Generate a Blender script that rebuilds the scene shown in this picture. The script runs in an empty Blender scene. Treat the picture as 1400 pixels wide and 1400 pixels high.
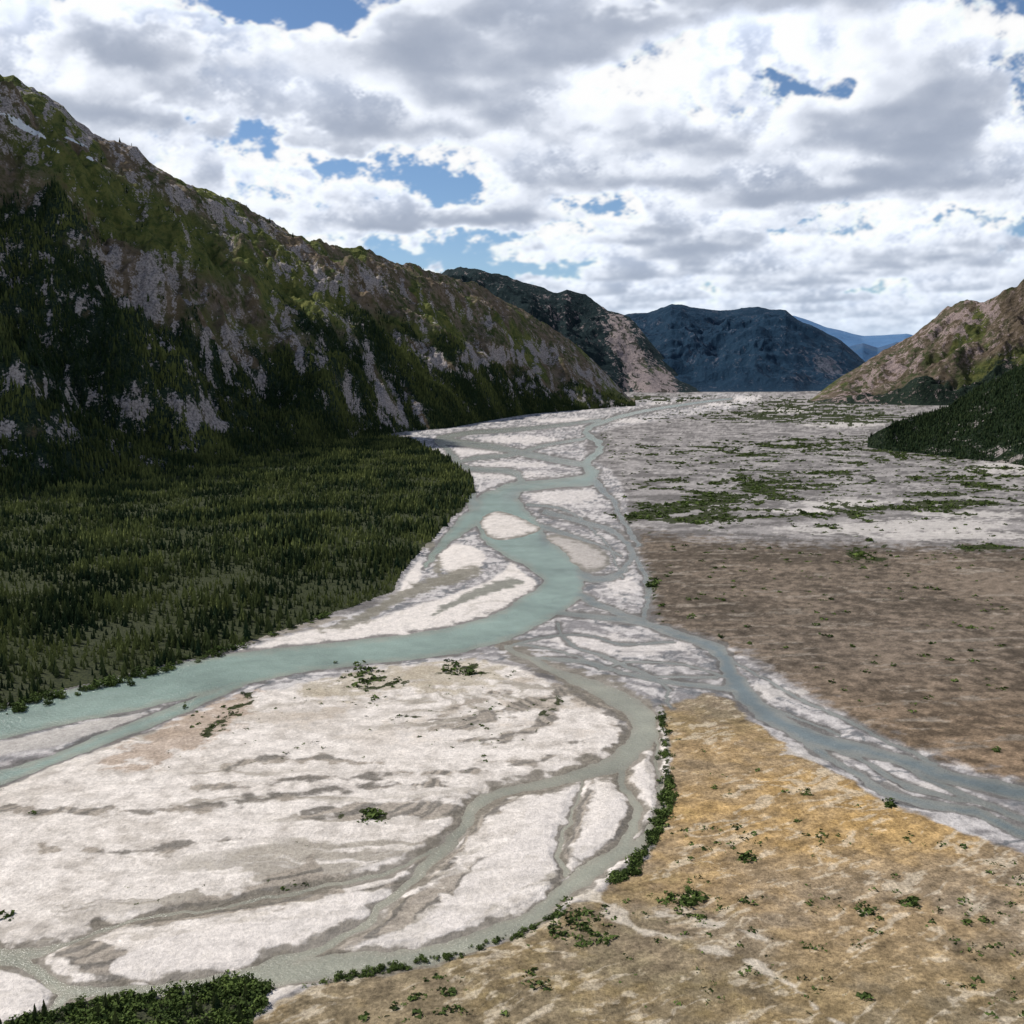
import bpy, math, random
import numpy as np
from mathutils import Vector
rng=np.random.default_rng(7); random.seed(7)
# ------------------------------------------------------------------ plan frame
F=1404.0; HOR=498.0; H=150.0
P=math.atan((700-HOR)/F); cp,sp=math.cos(P),math.sin(P)
def ray(x,y):
    a=(np.asarray(x,float)-700)/F; b=(700-np.asarray(y,float))/F
    return a, cp+b*sp, -sp+b*cp
def gnd(x,y):
    dx,dy,dz=ray(x,y); t=-H/dz
    return dx*t, dy*t
def proj(X,Y,Z):
    Z=Z-H; d=Y*cp-Z*sp; u=Y*sp+Z*cp
    d=np.maximum(d,1e-3)
    return 700+F*X/d, 700-F*u/d
# ------------------------------------------------------------------ noise
_a=np.arange(1024)*(2*math.pi/1024); _GC=np.cos(_a).astype(np.float32); _GS=np.sin(_a).astype(np.float32)
def pn(x,y,s=0):
    x,y=np.broadcast_arrays(x,y)
    xf=np.floor(x); yf=np.floor(y); fx=(x-xf).astype(np.float32); fy=(y-yf).astype(np.float32)
    xi=xf.astype(np.int64).astype(np.uint32)*np.uint32(374761393); yi=yf.astype(np.int64).astype(np.uint32)*np.uint32(668265263)
    x1=xi+np.uint32(374761393); y1=yi+np.uint32(668265263); so_=np.uint32((s*1274126177+0x9E3779B9)&0xffffffff)
    u=fx*fx*fx*(fx*(fx*6-15)+10); v=fy*fy*fy*(fy*(fy*6-15)+10)
    def g(a,b,i,j):
        h=a+b+so_; h=(h^(h>>np.uint32(13)))*np.uint32(1274126177); h=h^(h>>np.uint32(15)); k=(h>>np.uint32(4))&np.uint32(1023)
        return _GC[k]*(fx-np.float32(i))+_GS[k]*(fy-np.float32(j))
    g00=g(xi,yi,0,0); a=g00+(g(x1,yi,1,0)-g00)*u; g01=g(xi,y1,0,1); b=g01+(g(x1,y1,1,1)-g01)*u
    return (a+(b-a)*v)*np.float32(1.5)
def fbm(x,y,o=4,s=0,r=0.5):
    t=0;a=1;n=0
    for i in range(o):
        t=t+np.float32(a)*pn(x,y,s+i*17); n+=a; a*=r; x=x*2.03+13.1; y=y*2.03+7.7
    return t*(1.4/n)
def rid(x,y,o=4,s=0):
    t=0;a=1;n=0
    for i in range(o):
        t=t+a*(1-2*np.abs(pn(x,y,s+i*17))); n+=a; a*=0.5; x=x*2.1+5.3; y=y*2.1+9.1
    return t/n
def ss(a,b,x):
    t=np.clip((x-a)/(b-a),0,1); return t*t*(3-2*t)
# ------------------------------------------------------------------ mesh helper
def mkmesh(name,V,Fc,mat,attrs=None,cols=None,smooth=False,n=None):
    me=bpy.data.meshes.new(name)
    V=np.ascontiguousarray(V,dtype=np.float32); Fc=np.ascontiguousarray(Fc,dtype=np.int32)
    k=Fc.shape[1]
    me.vertices.add(len(V)); me.vertices.foreach_set("co",V.ravel())
    me.loops.add(Fc.size); me.loops.foreach_set("vertex_index",Fc.ravel())
    me.polygons.add(len(Fc)); me.polygons.foreach_set("loop_start",np.arange(0,Fc.size,k,dtype=np.int32))
    me.polygons.foreach_set("use_smooth",np.full(len(Fc),smooth))
    me.update(calc_edges=True)
    for kx,v in (attrs or {}).items():
        a=me.attributes.new(kx,'FLOAT','POINT'); a.data.foreach_set("value",np.ascontiguousarray(v,dtype=np.float32).ravel())
    for kx,v in (cols or {}).items():
        a=me.attributes.new(kx,'FLOAT_COLOR','POINT')
        c=np.ones((len(V),4),np.float32); c[:,:3]=v; a.data.foreach_set("color",c.ravel())
    me.materials.append(mat)
    ob=bpy.data.objects.new(name,me); bpy.context.scene.collection.objects.link(ob)
    return ob
def gridfaces(nr,nc,mask=None):
    i=np.arange(nr-1)[:,None]*nc+np.arange(nc-1)[None,:]
    f=np.stack([i,i+1,i+nc+1,i+nc],-1)
    if mask is not None: f=f[mask]
    return f.reshape(-1,4)
# ------------------------------------------------------------------ node helper
class N:
    def __init__(s,nt): s.nt=nt
    def __call__(s,t,inp=None,**kw):
        n=s.nt.nodes.new(t)
        for k,v in kw.items(): setattr(n,k,v)
        for k,v in (inp or {}).items(): s.set(n,k,v)
        return n
    def set(s,n,k,v):
        i=n.inputs[k]
        if isinstance(v,bpy.types.NodeSocket): s.nt.links.new(v,i)
        elif isinstance(v,bpy.types.Node): s.nt.links.new(v.outputs[0],i)
        else: i.default_value=v
    def m(s,op,a,b=0.0,c=0.0,clamp=False):
        n=s('ShaderNodeMath',operation=op,use_clamp=clamp)
        s.set(n,0,a); s.set(n,1,b); s.set(n,2,c); return n.outputs[0]
    def vm(s,op,a,b=(0,0,0)):
        n=s('ShaderNodeVectorMath',operation=op); s.set(n,0,a)
        if op=='SCALE': s.set(n,'Scale',b)
        elif op!='LENGTH' and op!='NORMALIZE': s.set(n,1,b)
        return n.outputs['Value'] if op in('LENGTH','DOT_PRODUCT') else n.outputs[0]
    def mr(s,v,a,b,c=0.,d=1.,smooth=True):
        n=s('ShaderNodeMapRange',{0:v,1:a,2:b,3:c,4:d}); n.interpolation_type='SMOOTHSTEP' if smooth else 'LINEAR'; return n.outputs[0]
    def mix(s,f,a,b,bt='MIX'):
        n=s('ShaderNodeMix',data_type='RGBA',blend_type=bt); s.set(n,0,f)
        for k,v in ((6,a),(7,b)):
            if isinstance(v,tuple) and len(v)==3: v=(*v,1)
            s.set(n,k,v)
        return n.outputs[2]
    def noise(s,vec,scale,det=4,rough=.5,dist=0.):
        n=s('ShaderNodeTexNoise',{'Vector':vec,'Scale':scale,'Detail':det,'Roughness':rough,'Distortion':dist}); return n.outputs[0]
    def attr(s,name): return s('ShaderNodeAttribute',attribute_name=name)
def newmat(name):
    m=bpy.data.materials.new(name); m.use_nodes=True; nt=m.node_tree
    b=nt.nodes['Principled BSDF']; b.inputs['Specular IOR Level'].default_value=0.05; b.inputs['Roughness'].default_value=.9
    return m,N(nt),b
# ------------------------------------------------------------------ materials
def mat_ground():
    m,n,b=newmat("river_gravel")
    pos=n('ShaderNodeNewGeometry').outputs['Position']
    c=n.attr("zone").outputs['Color']; veg=n.attr("veg").outputs['Fac']
    f1=n.noise(pos,.8,4,.8)
    amt=n.attr("rough").outputs['Fac']
    k=n.m('ADD',n.m('MULTIPLY',n.m('MULTIPLY',n.m('SUBTRACT',f1,.5),2.3),amt),1.0)
    c=n.vm('SCALE',c,k)
    vg=n.mr(n.m('ADD',veg,n.m('MULTIPLY',n.m('SUBTRACT',f1,.5),1.2)),.40,.58)
    c=n.mix(n.m('MULTIPLY',vg,.96),c,n.mix(n.mr(f1,.4,.62),(.014,.020,.008),(.052,.060,.022)))
    n.set(b,'Base Color',c)
    bp=n('ShaderNodeBump',{'Height':f1,'Strength':.7,'Distance':.9}); n.set(b,'Normal',bp)
    return m
def mat_water():
    m,n,b=newmat("glacial_water")
    pos=n('ShaderNodeNewGeometry').outputs['Position']
    c=n.attr("wcol").outputs['Color']
    n.set(b,'Base Color',c); n.set(b,'Roughness',.18); n.set(b,'Specular IOR Level',.35)
    w=n.noise(n.vm('MULTIPLY',pos,(1,1.6,1)),.55,4,.7)
    bp=n('ShaderNodeBump',{'Height':w,'Strength':1.,'Distance':.6}); n.set(b,'Normal',bp)
    return m
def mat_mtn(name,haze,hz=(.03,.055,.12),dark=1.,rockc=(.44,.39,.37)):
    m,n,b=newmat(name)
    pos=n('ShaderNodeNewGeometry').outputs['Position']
    a=n.attr("mask"); sep=n('ShaderNodeSeparateColor',{0:a.outputs['Color']})
    rock,forest,mead=sep.outputs[0],sep.outputs[1],sep.outputs[2]
    f1=n.noise(pos,.05,5,.7); f3=n.noise(pos,.25,3,.7)
    f2=n.attr("broad").outputs['Fac']
    g1=n.m('SUBTRACT',f1,.5)
    base=n.mix(n.mr(f2,-.3,.3),(.125,.094,.055),(.062,.080,.024))
    base=n.mix(n.mr(f1,.4,.62),base,(.21,.16,.115))
    mc=n.mix(n.mr(f1,.4,.6),(.155,.16,.045),(.070,.090,.023))  # meadow and brown tones also brightened to suggest sun on the upper slope
    base=n.mix(n.mr(n.m('ADD',mead,n.m('MULTIPLY',g1,.9)),.35,.65),base,mc)
    fc=n.mix(n.mr(f3,.4,.6),(.012,.024,.015),(.036,.052,.025))
    base=n.mix(n.mr(n.m('ADD',forest,n.m('MULTIPLY',g1,1.1)),.35,.6),base,fc)
    rc=n.mix(n.mr(f3,.35,.62),tuple(.4*q for q in rockc),rockc)
    r=n.m('ADD',rock,n.m('MULTIPLY',g1,2.0)); r=n.m('ADD',r,n.m('MULTIPLY',n.m('SUBTRACT',f3,.5),1.5))
    base=n.mix(n.mr(r,.50,.76),base,rc)
    base=n.mix(n.mr(n.m('ADD',n.attr("snow").outputs['Fac'],n.m('MULTIPLY',g1,1.6)),.5,.55),base,(.8,.82,.85))
    base=n.mix(haze,base,hz)  # aerial haze painted into the base colour as a flat blue tint
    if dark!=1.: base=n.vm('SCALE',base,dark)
    n.set(b,'Base Color',base)
    bp=n('ShaderNodeBump',{'Height':f1,'Strength':1.,'Distance':12.}); n.set(b,'Normal',bp)
    return m
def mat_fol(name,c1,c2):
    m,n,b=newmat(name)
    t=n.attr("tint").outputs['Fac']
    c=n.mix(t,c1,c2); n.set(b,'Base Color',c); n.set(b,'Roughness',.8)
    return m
M_g=mat_ground(); M_w=mat_water()
# ------------------------------------------------------------------ ground sheet
xs=np.concatenate([np.linspace(-1500,-40,100)[:-1],np.arange(-40,1440,1.37),np.linspace(1441,2900,100)])
ys=np.concatenate([np.array([498.8,499.5,500.5,502,504,507]),np.arange(509,1420,1.3),np.linspace(1421,2300,60)])
GX,GY=np.meshgrid(xs,ys); nr,nc=GX.shape
WX,WY=gnd(GX,GY)
dist=np.hypot(WX,WY)
a2=6*ss(500,1500,dist)
wx=WX+2.2*fbm(WX/22,WY/22,3,1)+a2*fbm(WX/90,WY/90,3,5)+1.*fbm(WX/6,WY/6,3,30)
wy=WY+2.2*fbm(WX/22,WY/22,3,2)+a2*fbm(WX/90,WY/90,3,6)+1.*fbm(WX/6,WY/6,3,31)
PX,PY=proj(wx,wy,0*wx); PX=PX.astype(np.float32); PY=PY.astype(np.float32)
def smooth_pts(p,closed=False,sub=5):
    p=np.array(p,float); n=len(p); out=[]
    rg=n if closed else n-1
    for i in range(rg):
        if closed: a,b,c,d=p[(i-1)%n],p[i],p[(i+1)%n],p[(i+2)%n]
        else: a,b,c,d=p[max(i-1,0)],p[i],p[i+1],p[min(i+2,n-1)]
        for t in np.arange(sub)/sub:
            out.append(.5*((2*b)+(-a+c)*t+(2*a-5*b+4*c-d)*t*t+(-a+3*b-3*c+d)*t**3))
    if not closed: out.append(p[-1])
    return np.array(out)
def region(p,pad):
    x0,x1=p[:,0].min()-pad,p[:,0].max()+pad; y0,y1=p[:,1].min()-pad,p[:,1].max()+pad
    c=np.where((xs>x0)&(xs<x1))[0]; r=np.where((ys>y0)&(ys<y1))[0]
    if len(c)==0 or len(r)==0: return None
    return slice(r[0],r[-1]+1),slice(c[0],c[-1]+1)
def sd_poly(pts,sm=True,pad=50):
    p=smooth_pts(pts,True,4) if sm else np.array(pts,float)
    out=np.full(GX.shape,99.,np.float32); rg=region(p,pad)
    X=PX[rg];Y=PY[rg]; d=np.full(X.shape,1e9,np.float32); ins=np.zeros(X.shape,bool)
    for i in range(len(p)):
        a=[float(q) for q in p[i]];b=[float(q) for q in p[(i+1)%len(p)]]; e=(b[0]-a[0],b[1]-a[1]); L=e[0]**2+e[1]**2+1e-9
        xa=X-a[0]; ya=Y-a[1]
        t=np.clip((xa*e[0]+ya*e[1])/L,0,1)
        d=np.minimum(d,(xa-e[0]*t)**2+(ya-e[1]*t)**2)
        if a[1]!=b[1]:
            c=((a[1]>Y)!=(b[1]>Y))&(xa<ya*(e[0]/e[1])); ins^=c
    d=np.sqrt(d); out[rg]=np.where(ins,-d,d); return out
def sd_line(pts,extra=0.,scale=1.,pad=70,far=99.):
    p=smooth_pts(pts,False,4); out=np.full(GX.shape,far,np.float32); rg=region(p,pad)
    if rg is None: return out
    X=PX[rg];Y=PY[rg]; d=np.full(X.shape,1e9,np.float32)
    for i in range(len(p)-1):
        a=[float(q) for q in p[i]];b=[float(q) for q in p[i+1]]; e=(b[0]-a[0],b[1]-a[1]); L=e[0]**2+e[1]**2+1e-9
        xa=X-a[0]; ya=Y-a[1]
        t=np.clip((xa*e[0]+ya*e[1])/L,0,1)
        d=np.minimum(d,np.sqrt((xa-e[0]*t)**2+(ya-e[1]*t)**2)-(a[2]+(b[2]-a[2])*t)*scale)
    out[rg]=d-extra; return out
rough=np.full(GX.shape,.75)
S1=fbm(WX/11,WY/9,5,40,.55); S2=fbm(WX/50,WY/38,5,41); S3=fbm(WX/5,WY/3.,4,42); S4=fbm(WX/200,WY/150,4,43)
S5=fbm(WX/7,WY/7,5,44,.65)
def lerp(a,b,t): return a+(b-a)*t
def paint(sd,c,soft=2.,op=1.,nz=0.,rg=None):
    global col,rough
    al=ss(soft,-soft,sd+nz*S1)*op
    c=np.asarray(c,float)
    r_=np.where(al.any(1))[0]
    if len(r_)==0: return
    q=slice(r_[0],r_[-1]+1); cq=c[q] if c.ndim==3 else c
    col[q]+=(cq-col[q])*al[q][...,None]
    if rg is not None: rough[q]+=(rg-rough[q])*al[q]
# --- water channels (x,y,half width)
GREEN=(.215,.285,.245); GREY=(.125,.155,.16); SHAL=(.26,.26,.205); SIL=(.21,.24,.22)
ch=[(GREEN,3,[(-250,1030,34),(-100,1008,28),(0,988,22),(100,965,23),(200,942,25),(300,920,23),(400,903,19),(500,891,17),(600,879,18),(680,859,20),(730,833,22),(772,802,25),(762,778,24),(730,752,24),(705,730,34),(682,705,34),(680,685,14),(700,668,8),(760,661,6),(810,654,8),(800,635,5),(822,610,4),(800,590,3.5),(830,575,2.5),(880,562,2),(950,551,1.5),(1000,545,1)]),
(GREEN,3,[(-150,1095,15),(0,1062,10),(80,1035,7),(150,1008,8),(210,985,8),(280,955,7),(330,932,7)]),
(GREEN,2,[(650,705,12),(615,735,7),(592,760,4),(580,775,2)]),
(SIL,2,[(690,683,12),(712,662,5),(700,645,4),(640,640,3),(618,622,4),(600,602,4)]),
(SIL,2,[(600,602,5),(680,612,4),(740,625,4),(800,636,4)]),
(SIL,1,[(600,600,4),(640,592,3),(700,588,3),(760,582,2.5),(820,574,2)]),
(SIL,2,[(648,690,10),(640,662,5),(612,645,4),(640,628,3),(700,622,3),(740,610,2),(800,600,2)]),
(GREY,3,[(745,700,4),(790,712,3),(840,728,3.5),(872,765,3.5),(886,810,3.5),(878,850,3.5)]),
(GREY,3,[(740,735,8),(765,768,8),(812,792,5),(850,782,4),(865,760,3)]),
(GREY,3,[(790,812,6),(830,832,4),(880,850,4)]),
(GREY,3,[(810,655,6),(835,680,4),(850,710,3),(872,745,3)]),
(GREY,2,[(740,720,4),(800,738,2),(850,760,1.5)]),
(GREY,1,[(720,690,2),(780,700,1.5),(830,745,1.5),(850,790,2)]),
(GREY,3,[(760,838,3),(830,845,3.5),(878,852,4),(940,872,6),(985,893,9),(1005,930,12),(1040,970,11),(1100,1005,11),(1160,1022,9),(1220,1035,7),(1300,1063,9),(1400,1085,11),(1600,1130,16),(1900,1200,22)]),
(GREY,3,[(1090,1005,5),(1150,1045,4),(1200,1078,5),(1260,1096,5),(1330,1110,6),(1400,1140,8),(1600,1215,12)]),
(GREY,2,[(1160,1022,3),(1200,1055,3),(1270,1083,3),(1340,1100,3)]),
(GREY,2,[(1005,905,1.5),(1060,938,1.5),(1130,973,2),(1200,1008,2),(1280,1046,3)]),
(GREY,2,[(1220,1035,3),(1300,1080,4),(1370,1110,4),(1500,1150,5)]),
(GREY,2,[(1040,965,2),(1100,985,1.5),(1150,1005,1.5)]),
(GREY,2,[(1120,1020,2),(1180,1040,1.5),(1240,1075,2),(1290,1090,2)]),
(GREY,2,[(690,886,2.5),(740,872,1.5),(800,868,1.5),(850,880,1.5),(920,878,1.5)]),
(GREY,2,[(722,900,2),(800,905,2.5),(870,925,2.5),(940,935,3),(1000,942,4)]),
(GREY,2,[(760,852,1.5),(780,880,2),(850,908,2),(908,935,2),(915,965,2)]),
(GREY,2,[(700,880,1.5),(770,892,1.2),(830,915,1.2),(900,925,1.5),(980,925,1.5)]),
(GREY,2,[(820,915,1.2),(870,905,1.2),(940,910,1.2),(990,925,1.5)]),
(SHAL,8,[(690,885,3),(760,918,5),(830,948,11),(868,975,15),(880,1000,17),(855,1035,13),(790,1060,8),(710,1078,6),(655,1098,7),(638,1125,7),(610,1160,8),(560,1205,6),(500,1262,4),(430,1300,6),(360,1325,9)]),
(SHAL,6,[(600,1160,2.5),(520,1195,2.5),(430,1218,2.5),(300,1240,2),(170,1262,2),(90,1290,3),(0,1308,9),(-150,1320,12)]),
(SHAL,6,[(-100,1312,9),(0,1308,10),(60,1325,10),(95,1355,9),(200,1352,7),(330,1338,14),(450,1322,16),(560,1312,12),(650,1288,12),(740,1248,12),(775,1212,13),(820,1185,13),(862,1150,9),(872,1110,6),(850,1075,5),(848,1048,6)]),
(SHAL,4,[(95,1355,8),(60,1395,8),(0,1420,10),(-150,1440,12)]),
(SHAL,4,[(800,1062,2),(785,1110,2),(765,1150,3),(770,1190,6)]),
(SHAL,4,[(895,1000,2),(900,1040,2),(905,1090,3),(890,1140,4),(850,1170,6)]),
]
flow=np.full(GX.shape,99.); dl=[]
for c,halo,q in ch:
    s=sd_line(q,pad=120); dl.append(s); flow=np.minimum(flow,s)
persp=np.clip((GY-HOR)/500,.06,2.)
MEAN=[(-900,1150,0),(-300,1105,0),(0,1085,0),(300,1080,0),(560,1070,0),(720,1045,0),(820,1020,0),(868,985,0),(840,950,0),(760,925,0),(680,900,0)]
dm=sd_line(MEAN,pad=700,far=500.); dm=np.where(dm>400,400+60*S2,dm)
FL=pn((dm+14*S2*persp+3*S1*persp)/(8*persp),WX/140+S4,61)+.6*pn((dm+8*S1*persp)/(3.2*persp),WX/60,62)
FLb=pn((flow+10*S2*persp)/(5*persp),WX/90,63)
RL=rid((dm+30*S4*persp+12*S2*persp+2.5*S1*persp)/(26*persp),WX/190+.8*S4,4,140)
LINE=ss(.58,.72,RL+.10*S5)
t=ss(-.25,.3,S2+.3*S5)[...,None]; col=lerp(np.array([.135,.125,.12]),np.array([.27,.25,.24]),t)*np.ones(GX.shape+(1,))
BR=ss(.62,.86,rid(WX/60+1.3*S4,WY/160+.8*S2,4,130)); 
paint(-(BR*10-5)*1.,(.42,.39,.37),5,.55*1.0)
E=[(560,592),(620,570),(760,558),(900,545),(1010,538),(1020,556),(900,575),(820,590),(800,620),(850,660),(862,720),(888,790),(884,840),(905,865),(990,882),(1060,930),(1150,978),(1230,1018),(1400,1066),(2200,1280),(2200,1470),(1400,1176),(1250,1112),(1130,1056),(1050,1004),(1000,955),(905,965),(830,950),(700,905),(500,930),(200,1000),(-300,1100),(-300,980),(0,975),(200,926),(330,885),(440,852),(530,822),(556,775),(596,732),(640,692),(650,672),(600,630)]
BR2=ss(.66,.80,rid(WX/38+1.1*S2,WY/75+.8*S2,3,131))
t=ss(-.25,.25,S1*.3+S2*.5+.4*S5-.35*FLb)[...,None]
ce=lerp(np.array([.22,.208,.208]),np.array([.47,.44,.425]),t); ce=lerp(ce,np.array([.12,.127,.135])*np.ones_like(ce),BR2[...,None]*.8)
paint(sd_poly(E),ce,3,rg=.6)
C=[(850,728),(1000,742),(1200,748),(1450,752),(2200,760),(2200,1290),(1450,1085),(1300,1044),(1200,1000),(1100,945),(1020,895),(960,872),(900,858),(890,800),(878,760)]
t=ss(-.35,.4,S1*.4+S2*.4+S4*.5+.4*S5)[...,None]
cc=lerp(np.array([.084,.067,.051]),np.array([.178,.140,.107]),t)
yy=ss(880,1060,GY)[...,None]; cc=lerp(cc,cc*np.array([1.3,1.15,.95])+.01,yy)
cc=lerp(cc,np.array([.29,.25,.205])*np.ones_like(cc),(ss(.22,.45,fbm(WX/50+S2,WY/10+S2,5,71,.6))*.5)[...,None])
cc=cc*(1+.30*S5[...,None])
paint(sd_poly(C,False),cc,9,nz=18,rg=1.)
B=[(905,965),(960,952),(1000,957),(1050,1006),(1120,1050),(1220,1100),(1320,1143),(1400,1172),(2200,1460),(2300,2300),(-600,2300),(300,1430),(370,1390),(430,1352),(520,1330),(600,1313),(700,1285),(790,1245),(850,1207),(892,1160),(915,1100),(918,1040),(908,1000)]
g1=ss(-.3,.3,S1*.4+S2*.7)[...,None]
W2=fbm(WX/30,WY/30,4,90)
u_=WX*.86+WY*.5; v_=-WX*.5+WY*.86
g2=ss(.34,.56,rid(u_/34+.7*W2,v_/7+.9*W2,5,50)+.45*S5-.30+.5*fbm(WX/45,WY/45,3,91))[...,None]
g3=fbm(u_/30+W2,v_/3.2+1.5*W2,5,95,.6)[...,None]
och=np.array([.38,.245,.10]); tan=np.array([.245,.19,.13]); pale=np.array([.52,.45,.35])
om=np.exp(-(((GX-1120)/330)**2+((GY-1120)/95)**2))[...,None]
cb=lerp(tan,och,np.clip(g1*.4+om*.7-.1,0,1)); cb=lerp(cb,cb*np.array([.68,.73,.66]),ss(-.1,.45,S4+.4*S1+.3*S5)[...,None]*.6)
cb=lerp(cb,cb*np.array([.85,.86,.78]),ss(1230,1400,GY)[...,None])
cb=cb*(1+.42*S5[...,None]+.42*g3)
cb=lerp(cb,pale,g2*.5*np.ones_like(cb))
paint(sd_poly(B,False),cb,3,nz=6,rg=1.2)
A=[(-200,1085),(0,1078),(60,1052),(150,1020),(230,992),(300,962),(380,944),(480,922),(560,910),(640,903),(700,912),(760,937),(830,962),(850,990),(900,980),(918,1040),(910,1100),(880,1170),(790,1240),(700,1283),(600,1310),(520,1326),(420,1348),(370,1385),(200,1420),(-200,1500)]
t=ss(-.6,.25,S1*.3+S2*.35+.5*S5)[...,None]
ca=lerp(np.array([.47,.42,.37]),np.array([.635,.58,.53]),t)
brown=ss(.10,.42,fbm(WX/34,WY/24,5,93)+.45*S5)*ss(1060,950,GY)
ca=lerp(ca,np.array([.35,.29,.225])*np.ones_like(ca),brown[...,None]*.7)
gate=ss(-.15,.25,fbm(WX/90,WY/60,4,94)+.15*S5)
ca=lerp(ca,np.array([.27,.24,.195])*np.ones_like(ca),(LINE*gate*.8)[...,None])
ca=lerp(ca,np.array([.37,.33,.28])*np.ones_like(ca),(ss(.3,.7,FL+.3*S5)*gate*.55)[...,None])
paint(sd_poly(A,False),ca,3,nz=4,rg=.6)
SAND=lerp(np.array([.64,.585,.54]),np.array([.42,.38,.335]),(ss(.4,.75,FL)*.40+.30*ss(.0,.5,S5)+.35*LINE*gate)[...,None]*np.ones(GX.shape+(1,)))
paint(sd_poly([(180,935),(330,888),(430,862),(520,846),(560,832),(620,815),(680,790),(700,768),(712,782),(732,797),(720,818),(660,848),(600,866),(500,880),(400,894),(300,910),(210,935)]),SAND,2,nz=2,rg=.5)
paint(sd_poly([(545,812),(556,790),(575,768),(575,790),(560,810)]),SAND,2,rg=.4)
paint(sd_poly([(598,765),(606,750),(630,745),(652,750),(664,762),(655,778),(632,786),(612,782),(600,776)]),SAND,2,nz=3,rg=.4)
paint(sd_line([(440,862,4),(500,845,6),(545,818,7),(590,800,9),(650,783,8)]),(.19,.175,.14),2.5,.9,nz=7)
paint(sd_line([(590,842,2),(640,818,5),(690,800,7),(712,798,4)]),(.22,.215,.185),2,nz=5)
paint(sd_line([(560,760,4),(590,745,6),(600,790,4)]),(.19,.175,.14),2.5,.9,nz=7)
paint(sd_line([(330,880,3),(400,862,4),(470,848,3)]),(.24,.21,.17),2.5,.8,nz=8)
paint(sd_line([(-50,1034,11),(60,1014,11),(140,993,8),(215,978,4)]),(.42,.39,.36),2)
paint(sd_poly([(140,1045),(200,1005),(290,965),(345,950),(330,990),(270,1025),(180,1050)]),(.35,.265,.20),6,.75,nz=26,rg=1.)
paint(sd_poly([(420,940),(520,918),(640,905),(690,925),(640,945),(540,945),(440,960)]),(.36,.31,.23),5,.7,nz=22,rg=.9)
MUD=lerp(np.array([.30,.26,.215]),np.array([.13,.117,.10]),ss(-.2,.35,FLb+.6*S5)[...,None])
mud=[[(590,1003,3),(640,992,6),(690,975,8),(740,962,6),(770,955,3)],
[(630,1020,2),(700,1010,5),(745,985,7),(765,965,3)],
[(690,1092,12),(650,1115,20),(610,1165,22),(530,1205,20),(430,1222,16),(300,1245,10),(200,1258,8)],
[(745,1075,4),(735,1110,6),(705,1160,8),(650,1200,10),(570,1238,14),(510,1280,12),(440,1305,10)],
[(815,1060,5),(795,1110,8),(775,1160,10),(755,1215,10)],
[(845,1050,14),(862,1100,14),(850,1150,16),(800,1190,18),(750,1235,14)],
[(0,1112,2),(150,1114,4),(300,1105,3),(420,1088,4),(560,1078,3),(680,1085,5)],
[(420,1118,5),(490,1112,12),(570,1110,12),(630,1108,8)],
[(130,1272,8),(230,1252,14),(350,1228,14),(430,1195,16)],
[(90,1300,14),(150,1325,20),(240,1336,14),(330,1335,12)],
[(870,1000,22),(850,1035,18),(800,1055,12),(720,1078,10),(650,1100,12)],
[(760,940,8),(830,965,14),(880,990,14)],
[(60,1170,2),(200,1168,3),(330,1150,2)],[(300,1050,2),(400,1040,3),(520,1050,2)],[(560,1000,1),(640,965,2),(700,950,1)],[(250,1085,1.5),(380,1070,2),(560,1060,2),(700,1050,2),(800,1020,2)]]
for q in mud: paint(sd_line(q),MUD,3,.9,nz=14,rg=.9)
for q in [[(470,1217),(490,1190),(560,1167),(628,1137),(640,1150),(600,1180),(540,1207),(490,1226)],
 [(155,1325),(200,1300),(300,1270),(400,1247),(500,1222),(545,1226),(520,1260),(450,1290),(350,1320),(230,1342),(170,1340)],
 [(480,1300),(560,1272),(600,1242),(650,1192),(700,1152),(738,1092),(780,1075),(815,1062),(792,1100),(772,1130),(760,1180),(700,1227),(640,1262),(590,1300),(520,1312)],
 [(790,1160),(810,1112),(845,1090),(858,1110),(840,1140),(800,1180)],[(864,1042),(880,1037),(890,1070),(885,1105),(870,1080)],
 [(-50,1340),(40,1328),(85,1345),(90,1360),(60,1385),(-50,1400)]]:
    paint(sd_poly(q),SAND,2.,nz=7,rg=.5)
for cx,cy,rx,ry in [(765,680,60,12),(690,650,60,8),(650,618,60,7),(720,602,60,5),(780,575,70,3),(700,635,50,4),(950,552,55,4),(1010,546,35,5),(1150,582,60,4),(1080,562,40,3),(1240,722,170,9),(1150,690,70,5),(830,575,60,3),(850,803,22,13),(1130,1030,60,12),(1060,950,40,10),(860,885,90,12),(1260,1075,70,8),(800,875,60,8),(1380,640,60,8),(1330,705,80,6),(1300,735,120,6),(1100,700,60,4)]:
    q=[(cx+rx*math.cos(a)*random.uniform(.7,1.2),cy+ry*math.sin(a)*random.uniform(.6,1.3)) for a in np.linspace(0,2*math.pi,10)[:-1]]
    paint(sd_poly(q),(.57,.525,.495) if cy<900 and cx<1120 else (.48,.445,.415),max(1.2,ry*.25),.8,nz=ry*1.1,rg=.5)
for q in [[(790,1222,8),(830,1245,7),(870,1270,5),(950,1295,4),(1040,1330,3),(1130,1390,4),(1200,1440,6)],[(870,1255,2),(960,1262,1.5),(1050,1290,1.5)]]:
    paint(sd_line(q),(.52,.46,.38),3,.75,nz=14,rg=.9)
wcol=np.zeros(GX.shape+(3,)); wcol[:]=GREEN; best=np.full(GX.shape,99.)
for (c,halo,q),s in zip(ch,dl):
    paint(s-halo,(.13,.123,.115) if c is not SHAL else (.18,.16,.13),max(1.2,halo*.35),.85,nz=halo*1.8)
    up=s<best; wcol[up]=c; best=np.minimum(best,s)
wsd=best.copy()
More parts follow.
